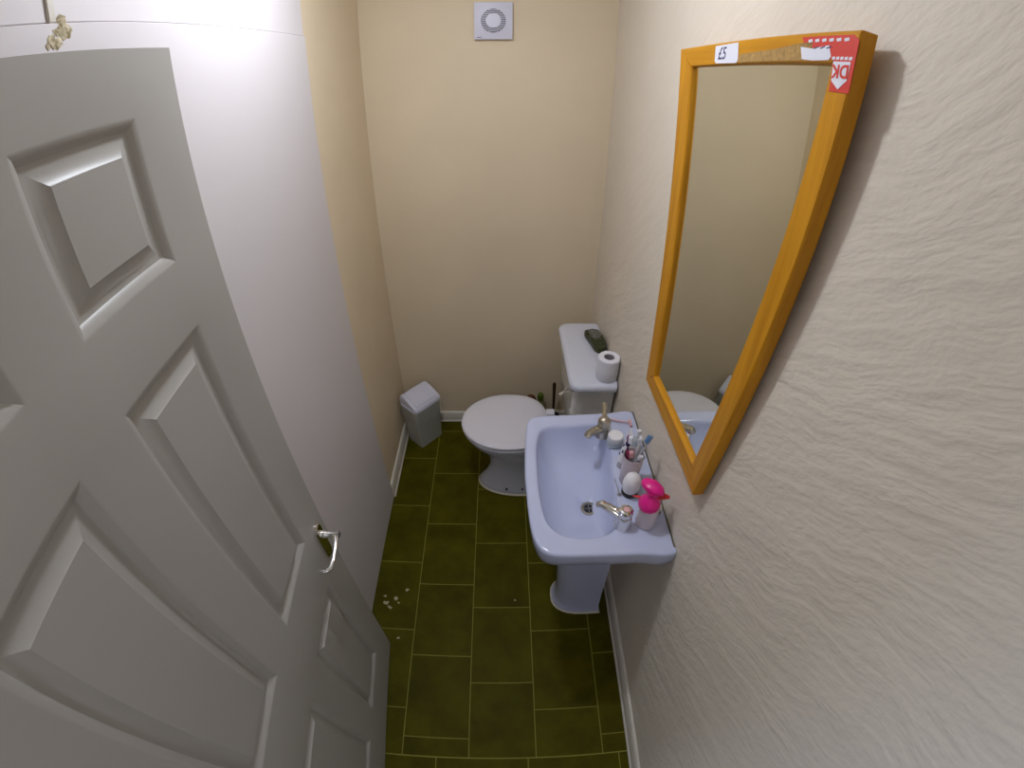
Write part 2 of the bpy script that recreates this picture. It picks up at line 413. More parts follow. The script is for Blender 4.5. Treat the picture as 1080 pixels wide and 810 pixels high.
loops += [[a.lerp(b, .5) for a, b in zip(oin(.012, BZ), lev(inner, 1.03, BZ))],
          lev(inner, 1.035, BZ - .0008), lev(inner, 1.01, BZ - .003), lev(inner, .985, BZ - .012), lev(inner, .965, BZ - .030),
          toward(inner, .10, BZ - .060), toward(inner, .18, BZ - .088), toward(inner, .30, BZ - .108), toward(inner, .50, BZ - .122), toward(inner, .72, BZ - .130), toward(inner, .88, BZ - .134), toward(inner, .93, BZ - .145)]
bm = bmesh.new(); loft(bm, loops); basin = obj('basin', bm, M_['ceramic'], wb, 50)
bm = bmesh.new()
lathe(bm, (DR.x, DR.y, BZ - .1338), (0, 0, 1), [(.027, 0), (.026, .0025), (.019, .003), (.017, .0005)], 28)
dr = obj('drain', bm, M_['steel'], wb)
bm = bmesh.new()
lathe(bm, (DR.x, DR.y, BZ - .1332), (0, 0, 1), [(.0165, 0), (.0165, .0006)], 24)
dh = obj('drain_hole', bm, M_['hole'], dr)
bm = bmesh.new()
for a in (0, PI / 2):
    d = Vector((math.cos(a), math.sin(a), 0)) * .0165; p = Vector((DR.x, DR.y, BZ - .1318))
    tube(bm, [p - d, p + d], .0013, 6)
obj('drain_cross', bm, M_['steel'], dr)
# pedestal: half-round column flaring to a foot
bm = bmesh.new()
def ped(xf, xb, hw, z, n=14):
    pts = [Vector((xb, -.722 - hw, z))]
    for k in range(n + 1):
        a = -PI / 2 - PI * k / n
        e = 2.6; c, s = math.cos(a), math.sin(a)
        pts.append(Vector((xf + (xb - .06 - xf) - (xb - .06 - xf) * abs(c) ** (2 / e), -.722 + hw * (abs(s) ** (2 / e)) * (1 if s > 0 else -1), z)))
    pts.append(Vector((xb, -.722 + hw, z))); return pts
loft(bm, [ped(.343, .540, .091, .001), ped(.341, .540, .092, .012), ped(.350, .538, .088, .022), ped(.356, .535, .084, .045), ped(.352, .53, .081, .15), ped(.340, .525, .082, .32), ped(.325, .52, .088, .50), ped(.305, .515, .100, .62), ped(.295, .51, .110, .688)])
pdl = obj('pedestal', bm, M_['ceramic'], wb, 50)
bm = bmesh.new()
pp = ped(.336, .545, .097, 0); q2 = ped(.343, .540, .0915, .010)
loft(bm, [pp, ped(.336, .545, .097, .004), q2]); obj('sealant_bead', bm, M_['caulk'], pdl)
# dark sealant line where basin meets wall
bm = bmesh.new()
tube(bm, [(WR - .0032, -.4375, BZ + .0008), (WR - .0032, -.60, BZ + .0012), (WR - .0032, -.80, BZ + .0012), (WR - .0032, -.990, BZ + .001), (WR - .0032, -1.004, BZ - .006), (WR - .0032, -1.006, BZ - .04), (WR - .0032, -.994, BZ - .066)], .0022, 8)
obj('wall_sealant', bm, mat('grubby_sealant', (.10, .085, .05), .7), wb)

def tap(base, d, m, hd, lever=None, name='tap', s=1.0):
    """basin pillar tap: base ring, body, sloping spout, domed head"""
    b = Vector(base); d = Vector((d[0], d[1], 0)).normalized()
    bm = bmesh.new()
    lathe(bm, b, (0, 0, 1), [(.026 * s, 0), (.026 * s, .003), (.0235 * s, .008), (.0225 * s, .030), (.0215 * s, .042), (.020 * s, .046)], 28)
    o = obj(name, bm, m, wb)
    bm = bmesh.new()
    pts = [b + d * .006 + Vector((0, 0, .030)), b + d * .026 + Vector((0, 0, .040)), b + d * .052 + Vector((0, 0, .046)), b + d * .072 + Vector((0, 0, .047)), b + d * .080 + Vector((0, 0, .038))]
    tube(bm, pts, [.0165, .0150, .0135, .0130, .0115], 16, flat=.85)
    obj('spout', bm, m, o)
    bm = bmesh.new()
    if lever is None:
        lathe(bm, b + Vector((0, 0, .046)), (0, 0, 1), [(.0185, 0), (.0195, .004), (.0195, .018), (.018, .023), (.013, .0255), (.0125, .0245), (.001, .0245)], 28)
        for k in range(10):
            a = 2 * PI * k / 10
            tube(bm, [b + Vector((math.cos(a) * .0193, math.sin(a) * .0193, .051)), b + Vector((math.cos(a) * .0193, math.sin(a) * .0193, .063))], .0022, 6)
        h = obj('tap_head', bm, m, o)
        bm = bmesh.new(); lathe(bm, b + Vector((0, 0, .0703)), (0, 0, 1), [(.0085, 0), (.0085, .0014), (.001, .002)], 18); obj('cold_disc', bm, M_['salmon'], h)
    else:
        l = Vector(lever)
        lathe(bm, b + Vector((0, 0, .046)), (0, 0, 1), [(.0205, 0), (.022, .006), (.021, .018), (.014, .028), (.004, .032)], 28)
        tube(bm, [b + Vector((0, 0, .066)), b + l * .4 + Vector((0, 0, .070)), b + l * .8 + Vector((0, 0, .074)), b + l + Vector((0, 0, .078))], [.010, .0085, .0085, .0095], 14, flat=.8)
        obj('tap_lever', bm, m, o)
    return o
tap((.467, -.547, BZ), (-.72, -.55), M_['chrome_d'], .09, lever=(.010, .068, 0))
tap((.466, -.908, BZ), (-.83, .55), M_['chrome'], .09)
# plug chain lying down the bowl edge
bm = bmesh.new()
for k in range(13):
    f = k / 12
    p = Vector((.474 + .003 * f, -.745 - .050 * f, BZ + .0025)); lathe(bm, p - Vector((0, 0, .0018)), (0, 0, 1), [(.0005, 0), (.0018, .0009), (.0018, .0026), (.0005, .0036)], 8)
ch = obj('plug_chain', bm, M_['steel'], wb)
bm = bmesh.new(); lathe(bm, (.4765, -.802, BZ + .0004), (0, 0, 1), [(.006, 0), (.006, .003), (.004, .005)], 14); obj('chain_stay', bm, M_['steel'], ch)

# chrome waste plug standing by the wall
pg = thing('basin_plug', 'small chrome basin plug lying beside the pink bottle against the wall', 'plug', (.575, -.872, BZ))
bm = bmesh.new(); lathe(bm, (.556, -.870, BZ + .0155), (1, -.12, 0), [(.0105, 0), (.0125, .002), (.0125, .022), (.011, .024)], 22); obj('plug_body', bm, M_['chrome'], pg)
bm = bmesh.new(); lathe(bm, (.579, -.8728, BZ + .0155), (1, -.12, 0), [(.0145, 0), (.0155, .002), (.0155, .005), (.013, .0065)], 22); obj('plug_flange', bm, M_['chrome_d'], pg)

# ------------------------------------------------------------------ toilet
TY = -.040
tl = thing('toilet', 'white close coupled toilet with closed lid and cistern on right wall', 'toilet', (.25, TY, 0))
def oval(x0, x1, hw, z, n=48, xm=None, e=2.0, back=None):
    """egg outline: nose at x0, widest at xm, back at x1 (optionally squared at back)"""
    xm = xm if xm is not None else x0 + (x1 - x0) * .52
    pts = []
    for k in range(n):
        a = 2 * PI * k / n; c, s = math.cos(a), math.sin(a)
        if c < 0: x = xm + (xm - x0) * c; y = hw * s
        else:
            q = back or 2.0; x = xm + (x1 - xm) * abs(c) ** (2 / q); y = hw * (abs(s) ** (2 / q)) * (1 if s > 0 else -1)
        pts.append(Vector((x, TY + y, z)))
    return pts
bm = bmesh.new()
loft(bm, [oval(.010, .42, .108, .001, back=4), oval(.006, .42, .112, .014, back=4), oval(.016, .42, .104, .030, back=4), oval(.045, .42, .090, .070, back=4), oval(.070, .42, .082, .140, back=4),
          oval(.060, .42, .088, .205, back=3.5), oval(.022, .41, .118, .270, back=3), oval(-.022, .40, .153, .325, back=2.6), oval(-.044, .385, .172, .365, back=2.5), oval(-.048, .380, .176, .388, back=2.5), oval(-.046, .378, .175, .395, back=2.5),
          oval(-.02, .36, .15, .396, back=2.5)])
pan = obj('pan', bm, M_['ceramic2'], tl, 50)
bm = bmesh.new()
loft(bm, [[Vector((p.x, p.y, z)) for p in rrect(.30, .585, TY - .015 - w, TY - .015 + w, .03)] for z, w in ((.18, .050), (.30, .052), (.36, .055), (.388, .058), (.393, .054))])
obj('pan_shelf', bm, M_['ceramic2'], pan)
bm = bmesh.new(); loft(bm, [oval(.000, .43, .118, 0, back=4), oval(.000, .43, .118, .004, back=4), oval(.008, .42, .110, .011, back=4)])
obj('sealant_bead', bm, M_['caulk'], pan)
for sx in (.150, .232):
    bm = bmesh.new(); lathe(bm, (sx, TY - .1045, .040), (0, -1, .25), [(.0055, -.006), (.0055, .0015), (.003, .003)], 12); obj('screw_cap', bm, M_['hole'], pan)
bm = bmesh.new()
loft(bm, [oval(-.050, .345, .183, .3975, back=2.6), oval(-.058, .348, .189, .402, back=2.6), oval(-.060, .349, .191, .409, back=2.6), oval(-.055, .346, .187, .4145, back=2.6), oval(.0, .30, .14, .4150, back=2.6)])
obj('seat', bm, M_['seat'], tl, 60)
bm = bmesh.new()
loft(bm, [oval(-.055, .345, .187, .4155, back=2.6), oval(-.062, .349, .191, .420, back=2.6), oval(-.063, .350, .191, .427, back=2.6), oval(-.060, .348, .191, .4325, back=2.6), oval(-.050, .340, .182, .4365, back=2.6), oval(-.02, .315, .155, .4390, back=2.6), oval(.05, .26, .09, .4405, back=2.4), oval(.12, .19, .02, .441)])
obj('lid', bm, M_['seat'], tl, 60)
for sy in (-.075, .058):
    bm = bmesh.new(); box(bm, (.343, TY + sy - .021, .4025), (.385, TY + sy + .021, .436), .006, 3); obj('hinge', bm, M_['seat'], tl)
# cistern
CY = .022
bm = bmesh.new()
def cis(x0, hw, z, r=.04): return rrect(x0, WR - .006, CY - hw, CY + hw, (r, .012, .012, r), 6, z)
loft(bm, [cis(.455, .195, .394), cis(.440, .212, .405), cis(.430, .222, .46), cis(.425, .228, .60), cis(.424, .230, .745)])
cist = obj('cistern', bm, M_['cistern'], tl, 50)
bm = bmesh.new()
loft(bm, [cis(.418, .236, .7455), cis(.407, .249, .748), cis(.402, .255, .755, .05), cis(.402, .256, .768, .05), cis(.405, .253, .777, .05), cis(.412, .246, .7825, .046), cis(.43, .23, .785, .04), cis(.50, .12, .7855, .02)])
obj('cistern_lid', bm, M_['ceramic2'], tl, 60)
bm = bmesh.new()
lathe(bm, (.4245, CY - .190, .722), (-1, 0, 0), [(.013, -.001), (.013, .006), (.009, .010), (.008, .016)], 20)
tube(bm, [(.412, CY - .190, .722), (.404, CY - .192, .722), (.392, CY - .200, .722), (.378, CY - .212, .720), (.368, CY - .219, .718)], [.007, .0065, .0055, .006, .0065], 12, flat=.7)
obj('flush_lever', bm, M_['chrome'], tl)
# ------------------------------------------------------------------ toilet roll on the cistern
rx, ry, rz = .556, -.172, .7860
t = thing('toilet_roll', 'white toilet roll standing upright on the cistern lid', 'toilet roll', (rx, ry, rz))
bm = bmesh.new()
prof = [(.0425, 0), (.0445, .003), (.0448, .05), (.0445, .097), (.042, .1005), (.023, .1005), (.0215, .0985), (.0215, .004)]
lathe(bm, (rx, ry, rz), (0, 0, 1), prof, 40, cap0=True, cap1=True); obj('paper', bm, M_['paper'], t)
bm = bmesh.new(); lathe(bm, (rx, ry, rz + .0042), (0, 0, 1), [(.0208, 0), (.0212, .0945), (.0195, .0945), (.0192, .001)], 28, cap1=True); obj('core', bm, M_['card'], t)

# green packet
pk = thing('soap_packet', 'dark green and grey crumpled packet on the back of the cistern lid', 'packet', (.565, .075, .786))
bm = bmesh.new()
def pkl(sc_, z, j=0.0):
    random.seed(11)
    base = catmull([(.512, .150), (.545, .162), (.578, .150), (.590, .105), (.594, .055), (.586, .010), (.560, -.008), (.538, .012), (.528, .060), (.516, .110)], 4)
    c = Vector((.557, .078))
    return [Vector((c.x + (p.x - c.x) * sc_ + random.uniform(-j, j), c.y + (p.y - c.y) * sc_ + random.uniform(-j, j), z + random.uniform(-j, j))) for p in base]
loft(bm, [pkl(.93, .7865), pkl(1, .793, .001), pkl(1, .804, .0015), pkl(.95, .815, .0015), pkl(.80, .821, .002), pkl(.4, .823, .001)])
obj('wrapper', bm, M_['packet'], pk, 25)
bm = bmesh.new()
lb = [(.522, .138), (.548, .150), (.575, .140), (.582, .100), (.566, .068), (.548, .060), (.534, .074)]
loft(bm, [[(x, y, .8195) for x, y in lb], [(x, y, .8245) for x, y in lb]]); bmesh.ops.bevel(bm, geom=bm.edges[:], offset=.0015, segments=1, affect='EDGES')
obj('packet_label', bm, M_['packet_top'], pk)

# ------------------------------------------------------------------ swing bin
t = thing('swing_bin', 'small white swing-top bin in the corner left of the toilet', 'bin', (-.335, .29, 0))
bu = Vector((.655, .756, 0)); bv = Vector((-.756, .655, 0)); B0 = Vector((-.334, .186, 0))
BC = B0 + bu * .0825 + bv * .062
def bl(hu, hv, r, z, n=5):
    return [BC + bu * p.x + bv * p.y + Vector((0, 0, z)) for p in rrect(-hu, hu, -hv, hv, r, n)]
bm = bmesh.new()
loft(bm, [bl(.080, .058, .012, .001), bl(.082, .060, .014, .006), bl(.090, .066, .016, .262), bl(.0915, .0675, .016, .264), bl(.0915, .0675, .016, .272)])
obj('body', bm, M_['binbody'], t, 50)
bm = bmesh.new()
loft(bm, [bl(.088, .064, .016, .2725), bl(.0955, .070, .018, .2735), bl(.0965, .071, .018, .279), bl(.094, .069, .017, .284), bl(.085, .060, .015, .285)])
obj('rim', bm, M_['plastic'], t, 50)
bm = bmesh.new()
prof = [(-.069, .285), (-.067, .293), (-.055, .303), (-.035, .3135), (-.010, .3255), (.015, .336), (.035, .342), (.050, .343), (.061, .336), (.067, .318), (.068, .285)]
lps = []
for su, k in ((-.091, .90), (-.089, .975), (-.084, 1.0), (.084, 1.0), (.089, .975), (.091, .90)):
    lps.append([BC + bu * su + bv * (v * (.99 if abs(su) > .085 else 1)) + Vector((0, 0, .285 + (z - .285) * k)) for v, z in prof])
loft(bm, lps); obj('hood', bm, M_['plastic'], t, 40)
bm = bmesh.new()
lps = []
fl = [(-.056, .3035), (-.035, .3145), (-.010, .3265), (.015, .337), (.034, .343), (.048, .3445)]
for su, dz in ((-.070, .0), (-.068, .003), (.068, .003), (.070, .0)):
    lps.append([BC + bu * su + bv * v + Vector((0, 0, z + dz)) for v, z in fl] + [BC + bu * su + bv * v + Vector((0, 0, z - .002)) for v, z in fl[::-1]])
loft(bm, lps); obj('swing_flap', bm, M_['plastic'], t, 40)
bm = bmesh.new()
random.seed(5)
rings = []
for i, z in enumerate((.274, .262, .246, .228, .212)):
    lp = bl(.093 + .0025 * i, .069 + .0025 * i, .018, z, 8)
    rings.append([p + (p - BC - Vector((0, 0, z))).normalized() * random.uniform(-.001, .003) * i * .6 + Vector((0, 0, -random.uniform(0, .03) if i == 4 else 0)) for p in lp])
loft(bm, rings, False, False); obj('bin_liner', bm, M_['skirt'], t, 180)

# ------------------------------------------------------------------ things behind the toilet
t = thing('toilet_brush', 'toilet brush with dark brown handle in a black holder behind the toilet', 'toilet brush', (.425, .335, 0))
bm = bmesh.new(); lathe(bm, (.425, .335, .001), (0, 0, 1), [(.046, 0), (.048, .006), (.040, .06), (.036, .118), (.039, .122), (.034, .122), (.034, .10)], 28); obj('holder', bm, M_['black'], t)
bm = bmesh.new(); tube(bm, [(.425, .335, .105), (.424, .336, .20), (.421, .337, .30), (.419, .338, .352), (.4185, .338, .364)], [.006, .0072, .0088, .0098, .004], 14); obj('handle', bm, M_['brushwood'], t)
t = thing('cleaner_bottle', 'pale bottle with a green cap on the floor behind the toilet seat', 'bottle', (.352, .385, 0))
bm = bmesh.new(); lathe(bm, (.352, .385, .001), (0, 0, 1), [(.030, 0), (.033, .006), (.033, .14), (.026, .175), (.014, .196), (.013, .206)], 24, sx=1.0, sy=.75); obj('bottle_body', bm, M_['greenb'], t)
bm = bmesh.new(); lathe(bm, (.352, .385, .2072), (0, 0, 1), [(.017, 0), (.018, .004), (.017, .034), (.013, .040), (.001, .041)], 22); obj('cap', bm, M_['green'], t)
t = thing('drain_plunger', 'small reddish brown round-topped plunger standing behind the toilet seat', 'plunger', (.295, .365, 0))
bm = bmesh.new(); lathe(bm, (.295, .365, .001), (0, 0, 1), [(.028, 0), (.030, .005), (.029, .03), (.024, .06), (.018, .075), (.014, .085)], 28); obj('rubber_cup', bm, M_['black'], t)
bm = bmesh.new(); lathe(bm, (.295, .365, .086), (0, 0, 1), [(.012, 0), (.012, .095), (.016, .105), (.027, .122), (.029, .140), (.022, .156), (.001, .162)], 24); obj('handle', bm, M_['dbrown'], t)

# ------------------------------------------------------------------ things on the basin
D = BZ + .0008
# cream jar
t = thing('cream_jar', 'small round pale jar with white lid beside the far tap', 'jar', (.500, -.592, D))
bm = bmesh.new(); lathe(bm, (.500, -.592, D), (0, 0, 1), [(.024, 0), (.0265, .003), (.0265, .024), (.024, .027)], 32); obj('jar_body', bm, M_['jar'], t)
bm = bmesh.new(); lathe(bm, (.500, -.592, D + .0272), (0, 0, 1), [(.0245, 0), (.025, .001), (.025, .012), (.023, .0145), (.001, .015)], 32); obj('jar_lid', bm, M_['whitep'], t)

# toothpaste tube standing on its cap
t = thing('toothpaste_tube', 'white toothpaste tube with dark spots standing on its cap beside the cup', 'tube', (.504, -.690, D))
bm = bmesh.new(); lathe(bm, (.504, -.690, D), (0, 0, 1), [(.0135, 0), (.014, .002), (.0125, .020)], 20); obj('cap', bm, M_['clear'], t)
bm = bmesh.new(); lps = []
for h, a, b in ((.0205, .010, .010), (.024, .0165, .0165), (.05, .018, .015), (.085, .0195, .010), (.112, .021, .004), (.120, .0215, .0012), (.132, .0215, .0012)):
    lps.append([Vector((.504 + h * .10 + b * math.cos(2 * PI * k / 24), -.690 + h * .12 + a * math.sin(2 * PI * k / 24), D + h)) for k in range(24)])
loft(bm, lps); tb = obj('tube_body', bm, M_['whitep'], t, 50)
for (dy, dz, r) in ((.004, .048, .0042), (-.006, .064, .0045), (.002, .081, .0045), (-.003, .098, .0035)):
    bm = bmesh.new(); xx = .504 + dz * .10 - (.0152 if dz < .06 else .0125 if dz < .075 else .0105 if dz < .09 else .0065)
    lathe(bm, (xx + .001, -.690 + dz * .12 + dy, D + dz), (-1, 0, .25), [(r, 0), (r, .0012), (r * .7, .0016)], 12, sy=1.3); obj('printed_spot', bm, M_['navy'], tb)

# toothbrush cup
cx, cy = .512, -.749; CH = .113
t = thing('toothbrush_cup', 'white tumbler holding toothbrushes on the basin rim', 'cup', (cx, cy, D))
bm = bmesh.new(); lathe(bm, (cx, cy, D), (0, 0, 1), [(.0235, 0), (.0255, .003), (.029, .06), (.032, CH - .002), (.0315, CH), (.0298, CH - .001), (.027, .06), (.0225, .006)], 40); obj('tumbler', bm, M_['milky'], t)

def toothbrush(label, p0, p1, m_handle, m_head, headlen=.027, ring=None, rad=.0052, grp=None):
    p0, p1 = Vector(p0), Vector(p1); d = (p1 - p0).normalized()
    t = thing('toothbrush', label, 'toothbrush', p0)
    side = d.cross(Vector((0, 0, 1))).normalized(); face = side.cross(d).normalized()
    bm = bmesh.new(); L_ = (p1 - p0).length
    f = lambda q: p0 + d * L_ * q
    tube(bm, [f(0), f(.05), f(.3), f(.5), f(.68), f(.80), f(.87), f(.97), f(1)], [rad * .6, rad, rad, rad * 1.15, rad * .75, rad * .55, rad * 1.1, rad * 1.1, rad * .6], 12, flat=.7, up=face)
    obj('handle', bm, m_handle, t)
    bm = bmesh.new()
    for i in range(7):
        for j in (-1, 0, 1):
            q = f(.855 + i * .021) + side * j * .0034 + face * .003
            tube(bm, [q, q + face * (.0115 + .001 * (i % 2))], .0016, 5)
    obj('bristles', bm, m_head, t)
    if ring is not None:
        bm = bmesh.new(); q = f(ring); lathe(bm, q - d * .005, d, [(rad * 1.25, 0), (rad * 1.45, .002), (rad * 1.45, .008), (rad * 1.25, .010)], 16); obj('grip_ring', bm, M_['navy'], t)
    return t
def cp(x, y, z): return (cx + x, cy + y, D + z)
toothbrush('purple toothbrush with a navy ring leaning towards the far tap', cp(-.006, .010, .010), cp(-.021, .027, .166), M_['purple'], M_['bristle'], ring=.80)
toothbrush('white toothbrush with blue-tipped bristles leaning out towards the mirror', cp(-.016, -.006, .010), cp(.047, .017, .172), M_['clear'], M_['blue'])
toothbrush('white toothbrush standing upright at the back of the cup', cp(.010, .012, .010), cp(.019, .029, .160), M_['whitep'], M_['bristle'], rad=.006)
toothbrush('grey toothbrush low in the cup nearest the pink bottle', cp(.012, -.012, .010), cp(.026, -.012, .120), M_['steel'], M_['bristle'])
toothbrush('dark crimson toothbrush at the basin side of the cup', cp(-.003, -.015, .010), cp(-.024, -.008, .138), mat('crimson_plastic', (.30, .01, .06), .3), M_['salmon'])

# white domed deodorant with a black collar
t = thing('deodorant', 'white egg-shaped roll-on deodorant standing on a black base in front of the cup', 'deodorant', (.5085, -.796, D))
bm = bmesh.new(); lathe(bm, (.5085, -.796, D), (0, 0, 1), [(.0235, 0), (.0245, .002), (.0245, .014), (.0225, .016)], 32); obj('collar', bm, M_['black'], t)
bm = bmesh.new(); lathe(bm, (.5085, -.796, D + .0162), (0, 0, 1), [(.023, 0), (.0255, .008), (.027, .022), (.026, .038), (.022, .052), (.014, .062), (.005, .066), (.001, .0665)], 32); obj('bottle_body', bm, M_['whitep'], t)

# small clear bottle behind
t = thing('perfume_bottle', 'slim clear glass bottle at the back of the basin by the wall', 'bottle', (.566, -.617, D))
bm = bmesh.new(); lathe(bm, (.566, -.617, D), (0, 0, 1), [(.014, 0), (.0155, .003), (.0155, .042), (.010, .052), (.006, .055), (.006, .060)], 20); obj('bottle_body', bm, M_['jar'], t)
bm = bmesh.new(); lathe(bm, (.566, -.617, D + .0602), (0, 0, 1), [(.0075, 0), (.0075, .022), (.005, .024)], 16); obj('cap', bm, M_['whitep'], t)
# pink disposable razor lying on the deck
t = thing('razor', 'pale pink disposable razor lying by the far end of the basin', 'razor', (.54, -.50, D))
bm = bmesh.new(); tube(bm, [(.496, -.475, D + .006), (.53, -.488, D + .006), (.560, -.497, D + .009), (.574, -.500, D + .011)], [.002, .003, .0025, .002], 10); obj('handle', bm, M_['salmon'], t)
bm = bmesh.new(); box(bm, (.570, -.517, D), (.580, -.483, D + .010), .003, 2); obj('blade_head', bm, M_['salmon'], t)

# pink pump bottle
px_, py_ = .532, -.906
t = thing('pump_bottle', 'translucent bottle with hot pink pump top beside the near tap', 'bottle', (px_, py_, D))
bm = bmesh.new(); lathe(bm, (px_, py_, D), (0, 0, 1), [(.024, 0), (.0275, .002), (.0285, .008), (.0280, .05), (.0270, .078), (.024, .084)], 36); obj('bottle_body', bm, M_['milky'], t)
bm = bmesh.new(); lathe(bm, (px_ - .006, py_, D + .080), (-.06, .0, 1), [(.0285, 0), (.0305, .004), (.0305, .014), (.026, .026), (.017, .036), (.012, .042), (.0115, .058)], 36); obj('collar', bm, M_['pink'], t)
bm = bmesh.new()
lathe(bm, (px_ - .010, py_ + .012, D + .120), (.35, .30, .9), [(.002, 0), (.017, .004), (.0265, .013), (.0275, .020), (.022, .030), (.010, .036), (.001, .037)], 32, sx=1.3); hd_ = obj('pump_head', bm, M_['pink'], t)
bm = bmesh.new()
tube(bm, [(px_ - .046, py_ + .030, D + .088), (px_ - .028, py_ + .020, D + .093), (px_, py_ + .012, D + .104), (px_ + .026, py_ + .010, D + .108), (px_ + .048, py_ + .006, D + .104)], [.002, .0055, .012, .015, .006], 14, flat=.5)
obj('trigger', bm, M_['redp'], t)
t = thing('bottle_cap', 'pale plastic cap against the wall behind the pink bottle', 'cap', (.583, -.815, D))
bm = bmesh.new(); lathe(bm, (.582, -.812, D), (0, 0, 1), [(.016, 0), (.016, .016), (.013, .020), (.001, .021)], 22); obj('cap_shell', bm, M_['whitep'], t)

# ------------------------------------------------------------------ wall mirror
A_, B_, C_, D_ = Vector((.554, -.460, 1.969)), Vector((.554, -1.087, 1.984)), Vector((.572, -1.002, 1.071)), Vector((.572, -.550, 1.063))
a_, b_, c_, d_ = Vector((.5548, -.535, 1.926)), Vector((.5548, -1.036, 1.939)), Vector((.571, -.952, 1.126)), Vector((.571, -.604, 1.115))
NR = (B_ - A_).cross(D_ - A_).normalized()
if NR.x > 0: NR = -NR
TH = .026
mr = thing('wall_mirror', 'large wall mirror in an orange pine frame with stickers on top rail', 'mirror', (.588, -.77, 1.06))
glass_n = -.010
def rail(name, o1, o2, i2, i1, m):
    cen = (o1 + o2 + i1 + i2) / 4
    sh = lambda p, k: cen + (p - cen) * k
    e = .0025
    di = ((i1 - o1) + (i2 - o2)).normalized() * e
    lp = [[o1, o2, i2, i1]]
    bm = bmesh.new()
    back = [p - NR * TH for p in (o1, o2, i2, i1)]
    mid = [o1 - NR * e, o2 - NR * e, i2 - NR * e * 1.5, i1 - NR * e * 1.5]
    k = .0006
    al = (o2 - o1).normalized() * k
    front = [o1 + di + al, o2 + di - al, i2 - di - al, i1 - di + al]
    loft(bm, [back, mid, front]); return obj(name, bm, m, mr, 30)
rt = rail('frame_rail', A_, B_, b_, a_, M_['wood_h'])
rail('frame_rail', B_, C_, c_, b_, M_['wood_v'])
rail('frame_rail', C_, D_, d_, c_, M_['wood_h'])
rail('frame_rail', D_, A_, a_, d_, M_['wood_v'])
bm = bmesh.new()
gi = [p + NR * glass_n for p in (a_, b_, c_, d_)]
cen = sum(gi, Vector()) / 4
gi = [cen + (p - cen) * 1.012 for p in gi]
loft(bm, [gi, [p - NR * .004 for p in gi]]); obj('mirror_glass', bm, M_['mirror'], mr, 10)
# coordinates along the face: s from the far top corner towards the camera, r down from the top edge (metres)
ES = (B_ - A_).normalized(); ER = NR.cross(ES).normalized()
if ER.z > 0: ER = -ER
def fp(s, r, n=0.0):
    s *= .627 / .612; return A_ + ES * s + ER * r + NR * n
def patch(name, pts, m, n0=.0003, n1=.0009, parent=None):
    bm = bmesh.new(); loft(bm, [[fp(s, r, n0) for s, r in pts], [fp(s, r, n1) for s, r in pts]]); return obj(name, bm, m, parent or rt, 10)
def words(name, txt, s, r, size, m, rot=0.0, parent=None, n=.0011, off=.0, shear=0):
    cu = bpy.data.curves.new('t', 'FONT'); cu.body = txt; cu.size = size; cu.extrude = .0001; cu.offset = off; cu.align_x = 'CENTER'; cu.align_y = 'CENTER'; cu.shear = shear
    to = bpy.data.objects.new('t', cu); C.objects.link(to)
    dg = bpy.context.evaluated_depsgraph_get(); me = bpy.data.meshes.new_from_object(to.evaluated_get(dg))
    bpy.data.objects.remove(to)
    mtx = Matrix.Rotation(rot, 3, 'Z')
    for v in me.vertices:
        q = mtx @ v.co; v.co = fp(s + q.x, r - q.y, n + q.z)
    me.materials.clear(); me.materials.append(m)
    o = bpy.data.objects.new(name, me); C.objects.link(o); o.parent = parent or rt
    return o
tag_ = patch('price_sticker', [(.196, .006), (.292, .004), (.296, .037), (.290, .042), (.204, .041), (.197, .036)], M_['label'])
words('price_writing', '£5', .228, .023, .034, M_['ink'], parent=tag_, shear=.15, off=.0004)
patch('paper_residue', [(.300, .026), (.36, .024), (.42, .021), (.47, .016), (.515, .013), (.515, .040), (.30, .041)], M_['residue'])
rd = patch('red_sticker', [(.488, .006), (.600, .006), (.6105, .013), (.6055, .080), (.566, .080), (.566, .0385), (.553, .036), (.552, .023), (.500, .021)], M_['red'])
patch('torn_label', [(.488, .020), (.515, .023), (.553, .019), (.560, .034), (.556, .039), (.520, .040), (.494, .038)], M_['label'], .0009, .0013, rd)
random.seed(3)
for k in range(6):
    s0 = .505 + k * .0155; patch('printed_mark', [(s0, .0105), (s0 + .009, .0095), (s0 + .010, .0135), (s0 + .001, .0145)], M_['label'], .0009, .0013, rd)
for k in range(5):
    s0 = .563 + k * .0085; patch('printed_mark', [(s0, .0345), (s0 + .006, .034), (s0 + .006, .038), (s0, .0385)], M_['label'], .0009, .0013, rd)
for k in range(3):
    s0 = .520 + k * .014; patch('scribble', [(s0, .0225), (s0 + .010, .0200), (s0 + .011, .0215), (s0 + .001, .0240)], M_['ink'], .0013, .0016, rd)
dk = patch('arrow_label', [(.5665, .0405), (.601, .0405), (.599, .064), (.5835, .0765), (.568, .066)], M_['label'], .0009, .0013, rd)
words('label_letters', 'DK', .5835, .0525, .024, M_['red'], rot=PI, parent=dk, n=.0016, off=.0007)

